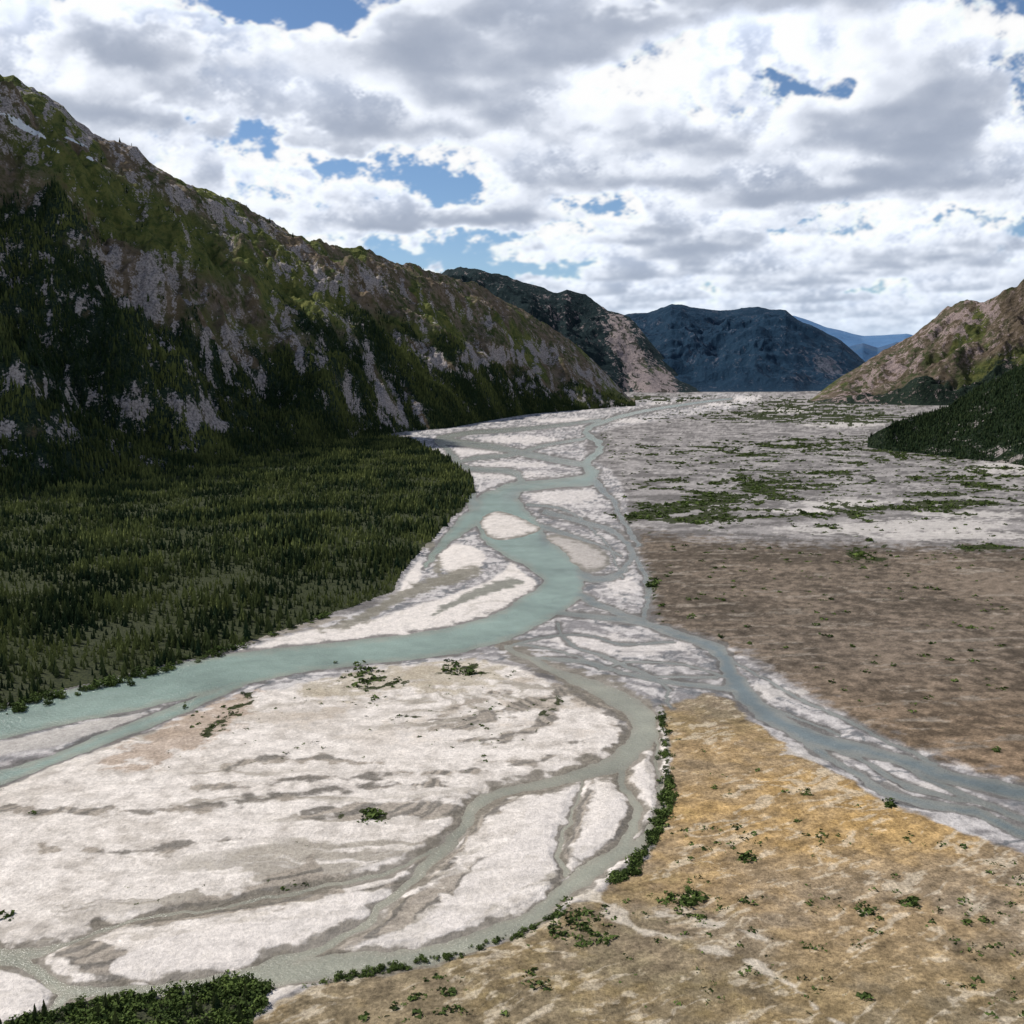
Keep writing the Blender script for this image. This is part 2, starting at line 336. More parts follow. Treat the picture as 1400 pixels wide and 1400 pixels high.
for q,cq in [([(655,716),(664,704),(680,698),(700,702),(722,712),(739,722),(728,731),(706,737),(682,739),(662,731)],SAND*.92),
     ([(748,735),(770,732),(800,741),(828,757),(834,772),(812,782),(786,774),(772,758)],SAND*.62)]:
    s=sd_poly(q); wsd=np.maximum(wsd,-s-1); paint(s-1,(.2,.185,.16),2); paint(s+4,cq,3,nz=5)
for _ in range(6):
    for ax in (0,1): wcol=(np.roll(wcol,2,ax)+wcol*2+np.roll(wcol,-2,ax))/4
edge=ss(-9,0,best+4*S1)[...,None]; wcol=lerp(wcol,np.array([.24,.215,.17])*np.ones_like(wcol),edge*.5)
wcol*=(1+.26*S2+.16*S1)[...,None]
col*=(1+.24*S5+.14*S3)[...,None]
# --- vegetation mask
veg=np.zeros(GX.shape)
FOREST=[(-1500,705),(-400,690),(0,678),(150,655),(330,630),(480,595),(560,600),(612,628),(645,652),(647,672),(634,694),(590,738),(555,778),(535,812),(450,842),(330,882),(200,920),(100,945),(0,972),(-100,990),(-600,1060),(-1500,1150)]
fsd=sd_poly(FOREST,False)
vn=fbm(WX/48+2*S4,WY/80,5,120,.6)+.35*S5
env=sum(a*np.exp(-(((GX-cx)/rx)**2+((GY-cy)/ry)**2)) for cx,cy,rx,ry,a in [(990,682,120,26,1.1),(930,712,60,16,.9),(1100,655,120,18,.85),(1330,655,120,24,.95),(1160,710,110,16,.85),(1170,755,70,16,.85),(900,545,70,6,1.2),(1110,552,120,9,1.3),(1160,572,100,10,1.1),(1020,570,140,9,1.1),(1360,748,80,9,.85),(1290,690,130,14,.85),(980,620,150,16,.8),(880,700,40,14,.7),(1150,605,140,12,.8),(1250,625,120,12,.7)])
veg=np.maximum(veg,ss(.44,.60,np.clip(env,0,1.1)*.54+vn*.80)*ss(800,765,GY)*(PX>820)*np.clip(env*3,0,1))
vf=ss(-.1,.4,fbm(WX/8,WY/8,4,121))
for cx,cy,rx,ry in [(510,935,55,12),(635,918,45,11),(545,985,34,5),(320,975,20,14),(290,1000,26,10),(500,1118,45,9),(420,1155,18,4),(745,975,12,20),(890,800,10,25)]:
    g=np.exp(-(((PX-cx)/rx)**2+((PY-cy)/ry)**2)*1.1); veg=np.maximum(veg,g*vf*1.25)
lines=[[(905,975,4),(912,1030,5),(915,1080,8),(902,1130,7),(872,1180,7),(842,1206,5)],[(785,1242,4),(700,1282,3),(600,1312,3),(520,1328,3),(420,1350,4)],[(765,958,4),(745,985,5),(725,1010,3)],[(345,950,5),(315,980,8),(280,1010,6)],[(0,975,8),(100,948,6),(200,922,6),(330,884,4),(450,844,4)]]
for q in lines: veg=np.maximum(veg,ss(5,-4,sd_line(q)+6*S5+1)*.85*(.3+.7*vf))
bl=sd_poly([(20,1400),(90,1378),(180,1362),(270,1350),(330,1338),(365,1345),(372,1370),(350,1400),(250,1500),(-100,1500)],False)
veg=np.maximum(veg,ss(4,-4,bl))
veg=np.where(fsd<0,1.,veg); veg=np.where(wsd<2,0,veg)
Z=.06*np.clip(wsd,-9,12)+ss(6,40,wsd)*(.35*fbm(WX/30,WY/30,4,60)+.35)
river_mask=(wsd[:-1,:-1]<5)|(wsd[1:,1:]<5)
V=np.stack([WX,WY,Z],-1).reshape(-1,3)
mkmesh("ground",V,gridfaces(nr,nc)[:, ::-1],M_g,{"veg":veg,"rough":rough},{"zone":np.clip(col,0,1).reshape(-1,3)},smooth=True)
Fw=gridfaces(nr,nc,river_mask)[:, ::-1]
us,inv=np.unique(Fw,return_inverse=True)
Vw=V[us].copy(); Vw[:,2]=0
mkmesh("river",Vw,inv.reshape(-1,4),M_w,None,{"wcol":wcol.reshape(-1,3)[us]},smooth=True)
# ------------------------------------------------------------------ mountains
def gauss_px(px,py,lst):
    o=np.zeros(px.shape,np.float32); px=px.astype(np.float32); py=py.astype(np.float32)
    for cx,cy,rx,ry,ang,a in lst:
        c,s=math.cos(math.radians(ang)),math.sin(math.radians(ang))
        dx,dy=px-cx,py-cy; u=(dx*c+dy*s)/rx; w=(-dx*s+dy*c)/ry
        o=np.maximum(o,a*np.exp(-(u*u+w*w)))
    return o
def mountain(name,pts,nu,nv,mat,amp=.12,wl=420.,pw=1.15,seed=0,rocks=(),forest=(.1,.55),meads=(),snows=(),fl=0.,rockb=0.,fine=1.):
    pts=np.array(pts,float); u=np.linspace(pts[0,0],pts[-1,0],nu)
    def ip(k):
        y=np.interp(u,pts[:,0],pts[:,k]); kk=max(3,nu//60)|1; pad=np.pad(y,kk//2,'edge'); return np.convolve(pad,np.ones(kk)/kk,'valid')
    yb,yr,Dr=ip(1),np.interp(u,pts[:,0],pts[:,2]),ip(3)
    bx,by=gnd(u,yb); Db=np.hypot(bx,by)
    rx,ry,rz=ray(u,yr); hl=np.hypot(rx,ry); ux,uy=rx/hl,ry/hl
    Hr=np.maximum(H+Dr*rz/hl,3.)
    Dr=np.maximum(Dr,Db+20)
    v=np.concatenate([[-.06],np.linspace(0,1,nv),1+np.linspace(.03,.9,max(12,nv//6))])
    VV=v[:,None]*np.ones(nu)[None,:]
    D=Db+(Dr-Db)*VV; X=ux*D; Y=uy*D
    prof=np.where(VV<=1,np.clip(VV,0,1)**pw,np.clip(1-(VV-1)*.9,0,1)**1.1)
    Z0=Hr*prof
    G=rid(X/wl+.4*pn(X/700,Y/700,seed+3),Y/wl,5,seed)-.25
    G2=fbm(X/(.31*wl),Y/(.31*wl),5,seed+9)
    env=ss(0,.16,VV)*np.where(VV<1,1-.72*ss(.72,1,VV),.28+.6*ss(1,1.3,VV))
    Z=Z0+env*(Hr[None,:]*amp*G+Hr[None,:]*amp*.45*G2)
    env2=ss(0,.06,VV); Z=Z+fine*env2*np.minimum(Hr,500)[None,:]*.014*rid(X/45,Y/45,3,seed+20)
    Z=np.where(VV<0,-12,Z)
    px,py=proj(X,Y,Z)
    dz=np.gradient(Z,axis=0)/np.maximum(np.gradient(D,axis=0),1)
    wv=fbm(X/90,Y/90,3,seed+31)
    s=fbm(X/60+wv,Y/90+wv,6,seed+33,.6)
    st=fbm((X*.9+Y*.3)/30+1.2*wv,VV*6+1.2*wv,5,seed+44,.6)
    fo=ss(forest[1]+.12,forest[1]-.14,VV+.22*fbm(X/240,Y/240,4,seed+5)+fl)
    mead=ss(-.1,.35,fbm(X/300,Y/300,4,seed+71))*ss(.25,.6,VV)
    mead=np.maximum(mead,gauss_px(px,py,meads))
    rk=.32*ss(.0,.45,s)+.32*ss(.0,.4,st)+rockb+.12*ss(.9,1.6,dz)+.22*ss(.15,.5,fbm(X/170,Y/170,4,seed+91))
    g=gauss_px(px,py,rocks)
    rk=np.clip(rk+g*(.44+1.0*st+.4*s),0,1.6); fo=np.clip(fo-g*.5,0,1)
    sn=gauss_px(px,py,snows) if len(snows) else np.zeros(px.shape)
    nrr,ncc=X.shape
    mask=np.stack([rk,fo,mead],-1).reshape(-1,3)
    ob=mkmesh(name,np.stack([X,Y,Z],-1).reshape(-1,3),gridfaces(nrr,ncc),mat,{"snow":sn,"broad":fbm(X/125,Y/125,5,seed+66,.6)},{"mask":mask},smooth=True)
    return dict(X=X,Y=Y,Z=Z,V=VV,fo=fo,rk=rk,px=px,py=py)
ML=mat_mtn("mountain_slope",.06,(.03,.05,.08))
L=mountain("mountain",[(-900,700,-500,3600),(-400,690,-130,3100),(0,678,112,2700),(60,669,140,2700),(130,657,184,2700),(200,648,224,2720),(300,634,274,2800),(400,615,318,2950),(500,598,347,3150),(560,590,364,3350),(610,586,381,3500),(660,577,398,3650),(720,567,430,3800),(780,562,466,3950),(830,558,512,4100),(868,555,552,4250)],1000,420,ML,amp=.19,wl=340,seed=100,forest=(.1,.45),
 rocks=[(685,487,80,13,-5,1.8),(590,488,50,9,28,1.9),(262,565,55,18,20,1.3),(530,540,14,80,-30,1.5),(570,560,8,50,-30,1.5),(230,430,90,40,30,1.),(260,440,12,75,-35,1.3),(40,590,60,18,0,1.),(190,560,50,10,10,1.),(60,530,80,18,15,.9),(150,350,80,16,20,.8),(800,545,60,12,10,1.1),(300,460,60,40,0,.9),(20,430,50,14,10,.8),(120,180,130,18,27,1.2),(300,285,130,14,22,1.1),(820,500,40,40,40,1.),(440,380,90,18,20,1.),(110,420,50,20,20,.8),(30,640,40,10,0,.8),(400,470,14,60,-35,1.2),(740,530,60,20,10,.9),(500,380,80,14,15,.9),(640,430,50,14,20,.9),(470,530,10,60,-35,1.),(350,500,10,50,-40,1.)],
 meads=[(200,300,200,50,30,.9),(430,410,170,25,28,.9),(60,210,80,30,20,.8),(560,450,80,20,20,.7)],snows=[(30,172,40,5,28,.9),(75,205,22,3,30,.75),(100,192,30,3,25,.7),(15,160,20,4,20,.7),(120,215,20,3,20,.7)])
M2=mountain("mountain",[(560,560,420,8200),(600,556,378,7800),(612,552,364,7700),(630,552,361,7600),(650,550,367,7500),(672,548,378,7450),(700,546,384,7400),(740,543,393,7300),(762,541,401,7200),(775,540,395,7200),(800,538,402,7200),(830,537,424,7000),(860,536,432,6900),(890,537,470,6500),(930,537,515,6100),(960,536,534,5900)],520,300,mat_mtn("mountain_slope_far",.38,(.018,.045,.085),.55,(.85,.68,.63)),amp=.19,wl=800,seed=200,fine=.3,forest=(.1,1.2),rocks=[(864,488,13,50,-24,4.),(886,524,26,14,25,4.),(842,468,10,20,-10,2.),(905,518,12,20,-40,3.),(800,500,8,40,-20,1.)])  # dark factor on the colour stands in for cloud shadow
M3=mountain("mountain",[(780,535,470,9500),(830,536,440,9500),(860,536,431,9400),(885,536,428,9350),(900,536,422,9300),(918,536,415,9250),(932,536,417,9200),(945,536,421,9200),(960,536,424,9200),(985,536,428,9200),(1010,536,424,9150),(1035,536,421,9100),(1055,536,424,9100),(1075,536,426,9000),(1090,536,436,8900),(1110,535,444,8800),(1130,535,456,8700),(1150,535,466,8600),(1170,535,484,8400),(1185,534,497,8200),(1200,532,520,7900)],520,240,mat_mtn("mountain_slope_farther",.68,(.014,.048,.11),.72),amp=.22,wl=1000,seed=300,fine=0.,forest=(.1,1.2),rocks=[(1130,500,20,12,30,2.),(1100,515,20,6,0,1.)])  # cloud shadow over this range is put into its darkened base colour
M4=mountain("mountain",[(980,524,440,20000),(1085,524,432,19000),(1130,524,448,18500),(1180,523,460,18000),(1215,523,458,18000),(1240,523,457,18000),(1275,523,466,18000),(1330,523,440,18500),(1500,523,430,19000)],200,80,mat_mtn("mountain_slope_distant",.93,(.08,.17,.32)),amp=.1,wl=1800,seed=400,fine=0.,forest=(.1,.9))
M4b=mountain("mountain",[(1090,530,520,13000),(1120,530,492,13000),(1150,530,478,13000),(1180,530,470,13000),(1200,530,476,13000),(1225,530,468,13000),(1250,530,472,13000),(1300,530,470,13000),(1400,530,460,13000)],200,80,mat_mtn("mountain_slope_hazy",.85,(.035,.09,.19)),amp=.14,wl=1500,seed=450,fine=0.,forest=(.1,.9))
M5=mountain("mountain",[(1108,549,547,4500),(1125,550,533,4600),(1150,552,515,4700),(1200,553,486,4800),(1230,554,468,4850),(1262,555,446,4850),(1290,555,424,4800),(1315,555,416,4700),(1345,555,414,4650),(1370,555,398,4600),(1400,555,380,4600),(1600,560,250,4700),(2100,580,60,4700)],520,260,mat_mtn("mountain_slope_sunlit",.08,dark=.62,rockc=(.52,.40,.37)),amp=.24,wl=360,seed=500,forest=(.1,.25),rockb=.02,
 rocks=[(1215,505,70,18,-32,1.2),(1290,450,70,18,-40,1.2),(1160,540,50,8,-10,1.),(1340,430,40,20,-30,1.)],meads=[(1370,505,80,25,-20,1.),(1300,540,100,10,-10,1.)])
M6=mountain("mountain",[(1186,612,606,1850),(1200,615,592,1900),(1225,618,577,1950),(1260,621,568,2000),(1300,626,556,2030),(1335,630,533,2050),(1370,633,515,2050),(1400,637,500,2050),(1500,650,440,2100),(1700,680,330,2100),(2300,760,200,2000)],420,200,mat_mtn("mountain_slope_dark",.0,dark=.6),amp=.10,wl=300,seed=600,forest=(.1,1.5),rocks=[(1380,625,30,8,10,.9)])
# ------------------------------------------------------------------ trees
def spruce(tiers,k,seed,trunk=True,wd=.19):
    r=np.random.default_rng(seed); V=[];T=[]
    if trunk:
        for j in range(3): a=2*math.pi*j/3; V.append((.022*math.cos(a),.022*math.sin(a),0))
        V.append((0,0,.9))
        for j in range(3): T.append((j,(j+1)%3,3))
    for i in range(tiers):
        z=.06+.84*i/tiers; R=wd*(1-(i/tiers))**.8*r.uniform(.8,1.15)+.015; h=.9/tiers*1.6
        o=len(V); ph=r.uniform(0,6.3); V.append((0,0,min(z+h,1.0)))
        for j in range(2*k):
            a=ph+math.pi*j/k+r.uniform(-.12,.12); rr=R*(r.uniform(.8,1.25) if j%2==0 else r.uniform(.35,.55))
            V.append((rr*math.cos(a),rr*math.sin(a),z-(R*.35 if j%2==0 else 0)+r.uniform(-.01,.01)))
        for j in range(2*k): T.append((o,o+1+j,o+1+(j+1)%(2*k)))
    return np.array(V),np.array(T)
def bush(nl,seed,leaf=.22):
    r=np.random.default_rng(seed); V=[];T=[]
    lob=[(r.uniform(-.35,.35),r.uniform(-.35,.35),r.uniform(.1,.5),r.uniform(.22,.4)) for _ in range(5)]
    for i in range(nl):
        x,y,z,R=lob[i%5]; d=r.normal(size=3); d/=np.linalg.norm(d); c=np.array([x,y,z])+d*R*r.uniform(.7,1.05); c[2]=max(c[2],.02)
        n=d+r.normal(size=3)*.5; n/=np.linalg.norm(n); a=np.cross(n,r.normal(size=3)); a/=np.linalg.norm(a); b=np.cross(n,a)
        s=leaf*r.uniform(.6,1.2); o=len(V)
        V+= [c-a*s-b*s*.6,c+a*s-b*s*.6,c+b*s]; T.append((o,o+1,o+2))
    return np.array(V),np.array(T)
def scatter(name,protos,x,y,z,sh,sw,mat,tint):
    n=len(x); which=rng.integers(0,len(protos),n); VS=[];TS=[];AT=[];off=0
    for k,(pv,pt) in enumerate(protos):
        idx=np.where(which==k)[0]
        if len(idx)==0: continue
        a=rng.uniform(0,2*math.pi,len(idx)); c,s=np.cos(a)[:,None],np.sin(a)[:,None]
        X=(pv[None,:,0]*c-pv[None,:,1]*s)*sw[idx][:,None]; Y=(pv[None,:,0]*s+pv[None,:,1]*c)*sw[idx][:,None]; Zz=pv[None,:,2]*sh[idx][:,None]
        lx=rng.normal(0,.03,len(idx))[:,None]; X=X+lx*Zz
        Vv=np.stack([X+x[idx][:,None],Y+y[idx][:,None],Zz+z[idx][:,None]],-1).reshape(-1,3)
        T=(pt[None]+ (np.arange(len(idx))*len(pv))[:,None,None]+off).reshape(-1,3)
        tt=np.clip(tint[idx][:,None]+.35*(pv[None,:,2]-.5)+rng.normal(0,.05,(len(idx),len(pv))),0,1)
        VS.append(Vv);TS.append(T);AT.append(tt.ravel()); off+=len(Vv)
    mkmesh(name,np.concatenate(VS),np.concatenate(TS),mat,{"tint":np.concatenate(AT)})
def inpoly(poly,x,y):
    ins=np.zeros(x.shape,bool); p=np.array(poly,float)
    for i in range(len(p)):
        a=p[i];b=p[(i+1)%len(p)]
        if a[1]!=b[1]: ins^=((a[1]>y)!=(b[1]>y))&(x<(b[0]-a[0])*(y-a[1])/(b[1]-a[1])+a[0])
    return ins
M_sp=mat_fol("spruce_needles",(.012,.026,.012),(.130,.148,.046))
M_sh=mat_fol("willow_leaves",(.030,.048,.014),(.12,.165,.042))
n=230000
cx=rng.uniform(-1100,60,n); cy=rng.uniform(330,2300,n)
px,py=proj(cx+3*fbm(cx/20,cy/20,3,7),cy+3*fbm(cx/20,cy/20,3,8),0*cx)
ok=inpoly(FOREST,px,py)&(px>-250)
den=.62+.8*fbm(cx/60,cy/60,4,77); keep=ok&(rng.random(n)<np.clip(den+.2,.3,1)*.9)
fx,fy=cx[keep],cy[keep]
d=np.hypot(fx,fy)
hh=rng.gamma(6,1.05,len(fx))*np.clip(.85+.5*fbm(fx/80,fy/80,3,78),.5,1.4); hh=np.clip(hh,2.,13)
tt=np.clip(.38+1.2*fbm(fx/60,fy/60,4,79)+rng.normal(0,.22,len(fx)),0,1)
near=d<800; print("forest",near.sum(),(~near).sum())
pr=[spruce(5,5,i,wd=.21) for i in range(8)]; prf=[spruce(3,3,i+50,False,.24) for i in range(6)]; prm=[spruce(2,2,i+90,False,.2) for i in range(6)]
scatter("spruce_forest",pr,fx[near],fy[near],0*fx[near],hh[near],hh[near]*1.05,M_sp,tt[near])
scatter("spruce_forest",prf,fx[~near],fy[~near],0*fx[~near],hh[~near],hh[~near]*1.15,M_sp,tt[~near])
def slope_trees(D,n,hm,mul=1.):
    X,Y,Z,fo,Vv=D['X'],D['Y'],D['Z'],D['fo'],D['V']; r_,c_=X.shape
    A=np.abs(np.gradient(X,axis=1))*np.abs(np.gradient(Y,axis=0))+1e-6
    w=A*np.clip(fo-.9*D['rk'],0.015,1)**1.5*(Vv<1.02)*(Vv>0)*(D['px']>-150)*(D['px']<1550)
    w=w.ravel()/w.sum(); idx=rng.choice(r_*c_,n,p=w); i,j=idx//c_,idx%c_
    i2=np.clip(i+1,0,r_-1); j2=np.clip(j+1,0,c_-1); a,b=rng.random(n),rng.random(n)
    def L_(Q): return (Q[i,j]*(1-a)+Q[i2,j]*a)*(1-b)+(Q[i,j2]*(1-a)+Q[i2,j2]*a)*b
    return L_(X),L_(Y),L_(Z)-.5,np.clip(rng.gamma(9,hm/9,n),3,20)
x,y,z,h=slope_trees(L,70000,8.)
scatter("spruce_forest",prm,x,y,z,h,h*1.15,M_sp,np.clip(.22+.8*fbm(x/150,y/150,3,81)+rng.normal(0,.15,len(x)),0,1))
x,y,z,h=slope_trees(M6,16000,5.5)
scatter("spruce_forest",prm,x,y,z,h,h*1.3,M_sp,np.clip(.03+rng.normal(0,.06,len(x)),0,1))
area=np.abs(np.gradient(WX,axis=1)*np.gradient(WY,axis=0))
w=area*np.clip(veg-.35,0,1)*(fsd>2)*(wsd>3)*(GY>540)*(GX>-150)*(GX<1550)*(bl>3)*(GY<1500)
w=np.where(dist>2500,w*.25,w)
wn=w*np.where(dist<700,9.,1.); wn=wn.ravel()/wn.sum(); idx=rng.choice(wn.size,20000,p=wn)
x,y=WX.ravel()[idx],WY.ravel()[idx]; dd=dist.ravel()[idx]; s=rng.gamma(4,.36,len(x))*np.where(dd>700,1.4,.60)+.3
bl_=[bush(26,i,.22) for i in range(8)]
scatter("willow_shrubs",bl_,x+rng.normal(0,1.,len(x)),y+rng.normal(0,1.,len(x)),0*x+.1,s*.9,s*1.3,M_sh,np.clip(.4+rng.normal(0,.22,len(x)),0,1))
def dots(poly,n,smin,smax,seed):
    p=np.array(poly,float); gx,gy=gnd(p[:,0],p[:,1]); r=np.random.default_rng(seed)
    X=r.uniform(gx.min(),gx.max(),n*6); Y=r.uniform(gy.min(),gy.max(),n*6); px,py=proj(X,Y,0*X)
    k=inpoly(poly,px,py)&(r.random(n*6)<np.clip(.3+1.3*fbm(X/35,Y/35,3,seed),0.03,1)); X=X[k][:n];Y=Y[k][:n]
    return X,Y,smin+(smax-smin)*r.random(len(X))**2.5
DX=[];DY=[];DS=[]
for pl,n_,a,b,sd in [([(890,740),(1400,755),(1450,800),(1450,1060),(1250,1010),(1050,890),(900,850)],700,.4,3.,1),([(930,1000),(1400,1190),(1450,1400),(450,1400),(850,1230)],1100,.35,2.,2),([(0,1170),(400,1170),(420,1215),(100,1250),(0,1240)],480,.4,1.,3),([(250,960),(700,920),(780,960),(700,1060),(200,1060)],750,.4,1.7,4),([(820,590),(1400,640),(1400,740),(870,730)],1400,.8,3.6,5),([(420,1140),(640,1100),(600,1130),(440,1165)],110,.35,1.,6),([(0,1080),(600,1080),(500,1180),(0,1260)],300,.3,.9,7)]:
    X,Y,S=dots(pl,n_,a,b,sd); DX.append(X);DY.append(Y);DS.append(S)
for cx,cy,rad,num,sz in [(940,1235,26,46,1.7),(955,1262,22,30,1.6),(1025,1178,9,12,2.),(1100,1085,12,10,1.8),(1180,1245,18,16,1.7),(1245,1240,10,12,1.9),(1215,1103,8,10,1.7),(1110,1300,22,16,1.4),(1185,1370,12,12,1.4),(800,1268,45,120,1.4),(1020,1240,10,12,1.7),(510,1118,14,56,1.7),(310,1330,3,2,1.),(48,1115,6,6,1.5),(340,1000,4,4,1.8),(10,1260,8,7,1.7),(620,915,22,40,1.8),(500,930,34,90,1.8),(650,925,10,18,2.),(540,985,25,34,1.2),(860,1195,10,16,1.6),(1035,1335,8,8,1.3),(1330,860,10,6,1.7),(1300,905,5,4,2.),(1200,910,6,5,2.),(740,1345,30,30,1.4),(1400,1220,20,8,1.4),(600,1370,50,26,1.3),(1000,1290,60,24,1.2),(890,800,8,20,1.8)]:
    r=np.random.default_rng(int(cx+cy)); a=rng.normal(0,1,num)*rad*.5; b=rng.normal(0,1,num)*rad*.28
    X,Y=gnd(cx+a,cy+b); DX.append(X);DY.append(Y);DS.append(rng.gamma(4,.2,num).clip(.3,1.7)*sz)
x=np.concatenate(DX);y=np.concatenate(DY);s=np.concatenate(DS)
scatter("willow_shrubs",bl_,x,y,0*x+.15,s*1.1,s*1.7,M_sh,np.clip(.35+rng.normal(0,.18,len(x)),0,1))
bh=[bush(130,i+20,.10) for i in range(8)]
w=area*(bl<0)*(GX>-200)*(GY<1600); w=w.ravel()/w.sum(); idx=rng.choice(w.size,750,p=w)
x,y=WX.ravel()[idx],WY.ravel()[idx]; s=rng.uniform(1.2,4.0,len(x))
idx=rng.choice(w.size,70,p=w); xt,yt=WX.ravel()[idx],WY.ravel()[idx]; ht=rng.uniform(2.5,6.,70)
scatter("spruce_forest",[spruce(9,8,i+200,wd=.2) for i in range(4)],xt,yt,0*xt,ht,ht,M_sp,np.clip(.3+rng.normal(0,.12,70),0,1))
hx=[];hy=[];hs=[]
for q,num,sz in [(lines[0],420,2.1),(lines[1],300,1.1),(lines[2],60,1.3),(lines[3],100,1.6),(lines[4],260,3.0)]:
    p=smooth_pts(q,False,30); k=rng.integers(0,len(p),num); X,Y=gnd(p[k,0]+rng.normal(0,4.,num),p[k,1]+rng.normal(0,3.,num))
    kp=rng.random(num)<np.clip(.55+1.6*fbm(X/9,Y/9,2,150),.06,1); X,Y=X[kp],Y[kp]
    hx.append(X);hy.append(Y);hs.append(rng.gamma(3,.3,len(X)).clip(.25,1.7)*sz)
x=np.concatenate([x]+hx);y=np.concatenate([y]+hy);s=np.concatenate([s]+hs)
scatter("willow_thicket",bh,x,y,0*x+.1,s,s*1.2,M_sh,np.clip(.4+rng.normal(0,.22,len(x)),0,1))
# ------------------------------------------------------------------ sun
sc=bpy.context.scene
EL=47; AZ=math.atan2(-.9,.42)
sd=Vector((math.sin(AZ)*math.cos(math.radians(EL)),math.cos(AZ)*math.cos(math.radians(EL)),math.sin(math.radians(EL))))
sun=bpy.data.lights.new("sun","SUN"); sun.energy=5.0; sun.angle=math.radians(.5); sun.color=(1,.955,.88)
so=bpy.data.objects.new("sun",sun); sc.collection.objects.link(so); so.rotation_euler=sd.to_track_quat('Z','Y').to_euler(); so.location=(0,0,900)
w=bpy.data.worlds.new("World"); sc.world=w; w.use_nodes=True; nt=w.node_tree; n=N(nt)
bg=nt.nodes['Background']; bg.inputs['Strength'].default_value=.10
sky=n('ShaderNodeTexSky',sky_type='NISHITA'); sky.sun_disc=False; sky.sun_elevation=math.radians(EL); sky.sun_rotation=AZ%(2*math.pi); sky.altitude=1200; sky.air_density=1.; sky.dust_density=.1; sky.ozone_density=5.
nt.links.new(sky.outputs[0],bg.inputs[0])
# ------------------------------------------------------------------ out-of-frame cumulus added to shade the slope
def cumulus(a,b,z,rad,nl,seed):
    r=np.random.default_rng(seed); VS=[];FS=[];o=0
    nu_,nv_=40,24
    th=np.linspace(0,2*math.pi,nu_,endpoint=False); ph=np.linspace(-math.pi/2,math.pi/2,nv_)
    TH,PH=np.meshgrid(th,ph); sx,sy,sz=np.cos(PH)*np.cos(TH),np.cos(PH)*np.sin(TH),np.sin(PH)
    for i in range(nl):
        t=r.random(); c=np.array(a)*(1-t)+np.array(b)*t+r.normal(size=2)*rad*.35
        R=rad*r.uniform(.45,.95)*(1-.3*abs(2*t-1)); zc=z+r.uniform(0,.5)*R
        bump=1+.22*fbm(sx*3+sz*2+i*7,sy*3+sz*2,4,seed+i)
        X=c[0]+sx*R*bump; Y=c[1]+sy*R*bump; Z_=np.maximum(zc+sz*R*.55*bump,z-15+8*fbm(X/60,Y/60,2,seed))
        VS.append(np.stack([X,Y,Z_],-1).reshape(-1,3))
        q=[[j*nu_+k,j*nu_+(k+1)%nu_,(j+1)*nu_+(k+1)%nu_,(j+1)*nu_+k] for j in range(nv_-1) for k in range(nu_)]
        FS.append(np.array(q)+o); o+=nu_*nv_
    return np.concatenate(VS),np.concatenate(FS)
mc_,nn,bb=newmat("cumulus_cloud"); bb.inputs['Base Color'].default_value=(.85,.87,.9,1); bb.inputs['Roughness'].default_value=1.
kk=1.0/math.tan(math.radians(EL)); hd=np.array([math.sin(AZ),math.cos(AZ)])
def over(px_,py_,zs,z): return np.array([px_,py_])+hd*(z-zs)*kk
v_c,f_c=cumulus(over(-1080,1300,200,1750),over(-640,2050,190,1750),1750,300,18,5); mkmesh("cloud",v_c,f_c,mc_,smooth=True)
v1,f1_=cumulus(over(-1500,2300,650,1750),over(-1150,2700,600,1750),1750,170,8,9); mkmesh("cloud",v1,f1_,mc_,smooth=True)
# ------------------------------------------------------------------ cloud dome (marched cloud layer stored on the dome)
import time; t0=time.time()
def specvol(sh,beta,seed,lo=1.):
    r=np.random.default_rng(seed); f=np.meshgrid(*[np.fft.fftfreq(k)*k for k in sh],indexing='ij')
    k=np.sqrt(sum(q*q for q in f)); k[(0,)*len(sh)]=1
    a=np.where(k<lo,0,k**(-beta/2.)); a[(0,)*len(sh)]=0
    v=np.real(np.fft.ifftn(np.fft.fftn(r.normal(size=sh))*a)); return (v/v.std()).astype(np.float32)
VOL=specvol((128,128,128),3.9,11,2.); PL=specvol((256,256),3.6,12,4.)
def samp3(v,x,y,z):
    n=v.shape[0]; xi=np.floor(x).astype(np.int32);yi=np.floor(y).astype(np.int32);zi=np.floor(z).astype(np.int32)
    fx=(x-xi);fy=(y-yi);fz=(z-zi); m=n-1; vf=v.ravel(); o=0
    x0=(xi&m)*n*n;x1=((xi+1)&m)*n*n;y0=(yi&m)*n;y1=((yi+1)&m)*n;z0=zi&m;z1=(zi+1)&m
    a=vf[x0+y0+z0]*(1-fz)+vf[x0+y0+z1]*fz; b=vf[x0+y1+z0]*(1-fz)+vf[x0+y1+z1]*fz
    c=vf[x1+y0+z0]*(1-fz)+vf[x1+y0+z1]*fz; d=vf[x1+y1+z0]*(1-fz)+vf[x1+y1+z1]*fz
    return (a*(1-fy)+b*fy)*(1-fx)+(c*(1-fy)+d*fy)*fx
def samp2(v,x,y):
    n=v.shape[0];m=n-1; xi=np.floor(x).astype(np.int32);yi=np.floor(y).astype(np.int32);fx=x-xi;fy=y-yi;vf=v.ravel()
    x0=(xi&m)*n;x1=((xi+1)&m)*n;y0=yi&m;y1=(yi+1)&m
    return (vf[x0+y0]*(1-fy)+vf[x0+y1]*fy)*(1-fx)+(vf[x1+y0]*(1-fy)+vf[x1+y1]*fy)*fx
ZB,ZT=1500.,2600.
def cdens(x,y,z,msk,fine=True):
    h=(z-ZB)/(ZT-ZB)
    c=samp2(PL,x/75.,y/75.)
    d=-.15+.42*c+.34*samp3(VOL,x/34.,y/34.,z/26.)+msk-.80*np.clip(h,0,1)**1.3
    if fine: d=d+.16*samp3(VOL,x/9.+31,y/9.+7,z/8.)
    return np.clip(d,0,1)*np.clip(h*9,0,1)*(h<1)
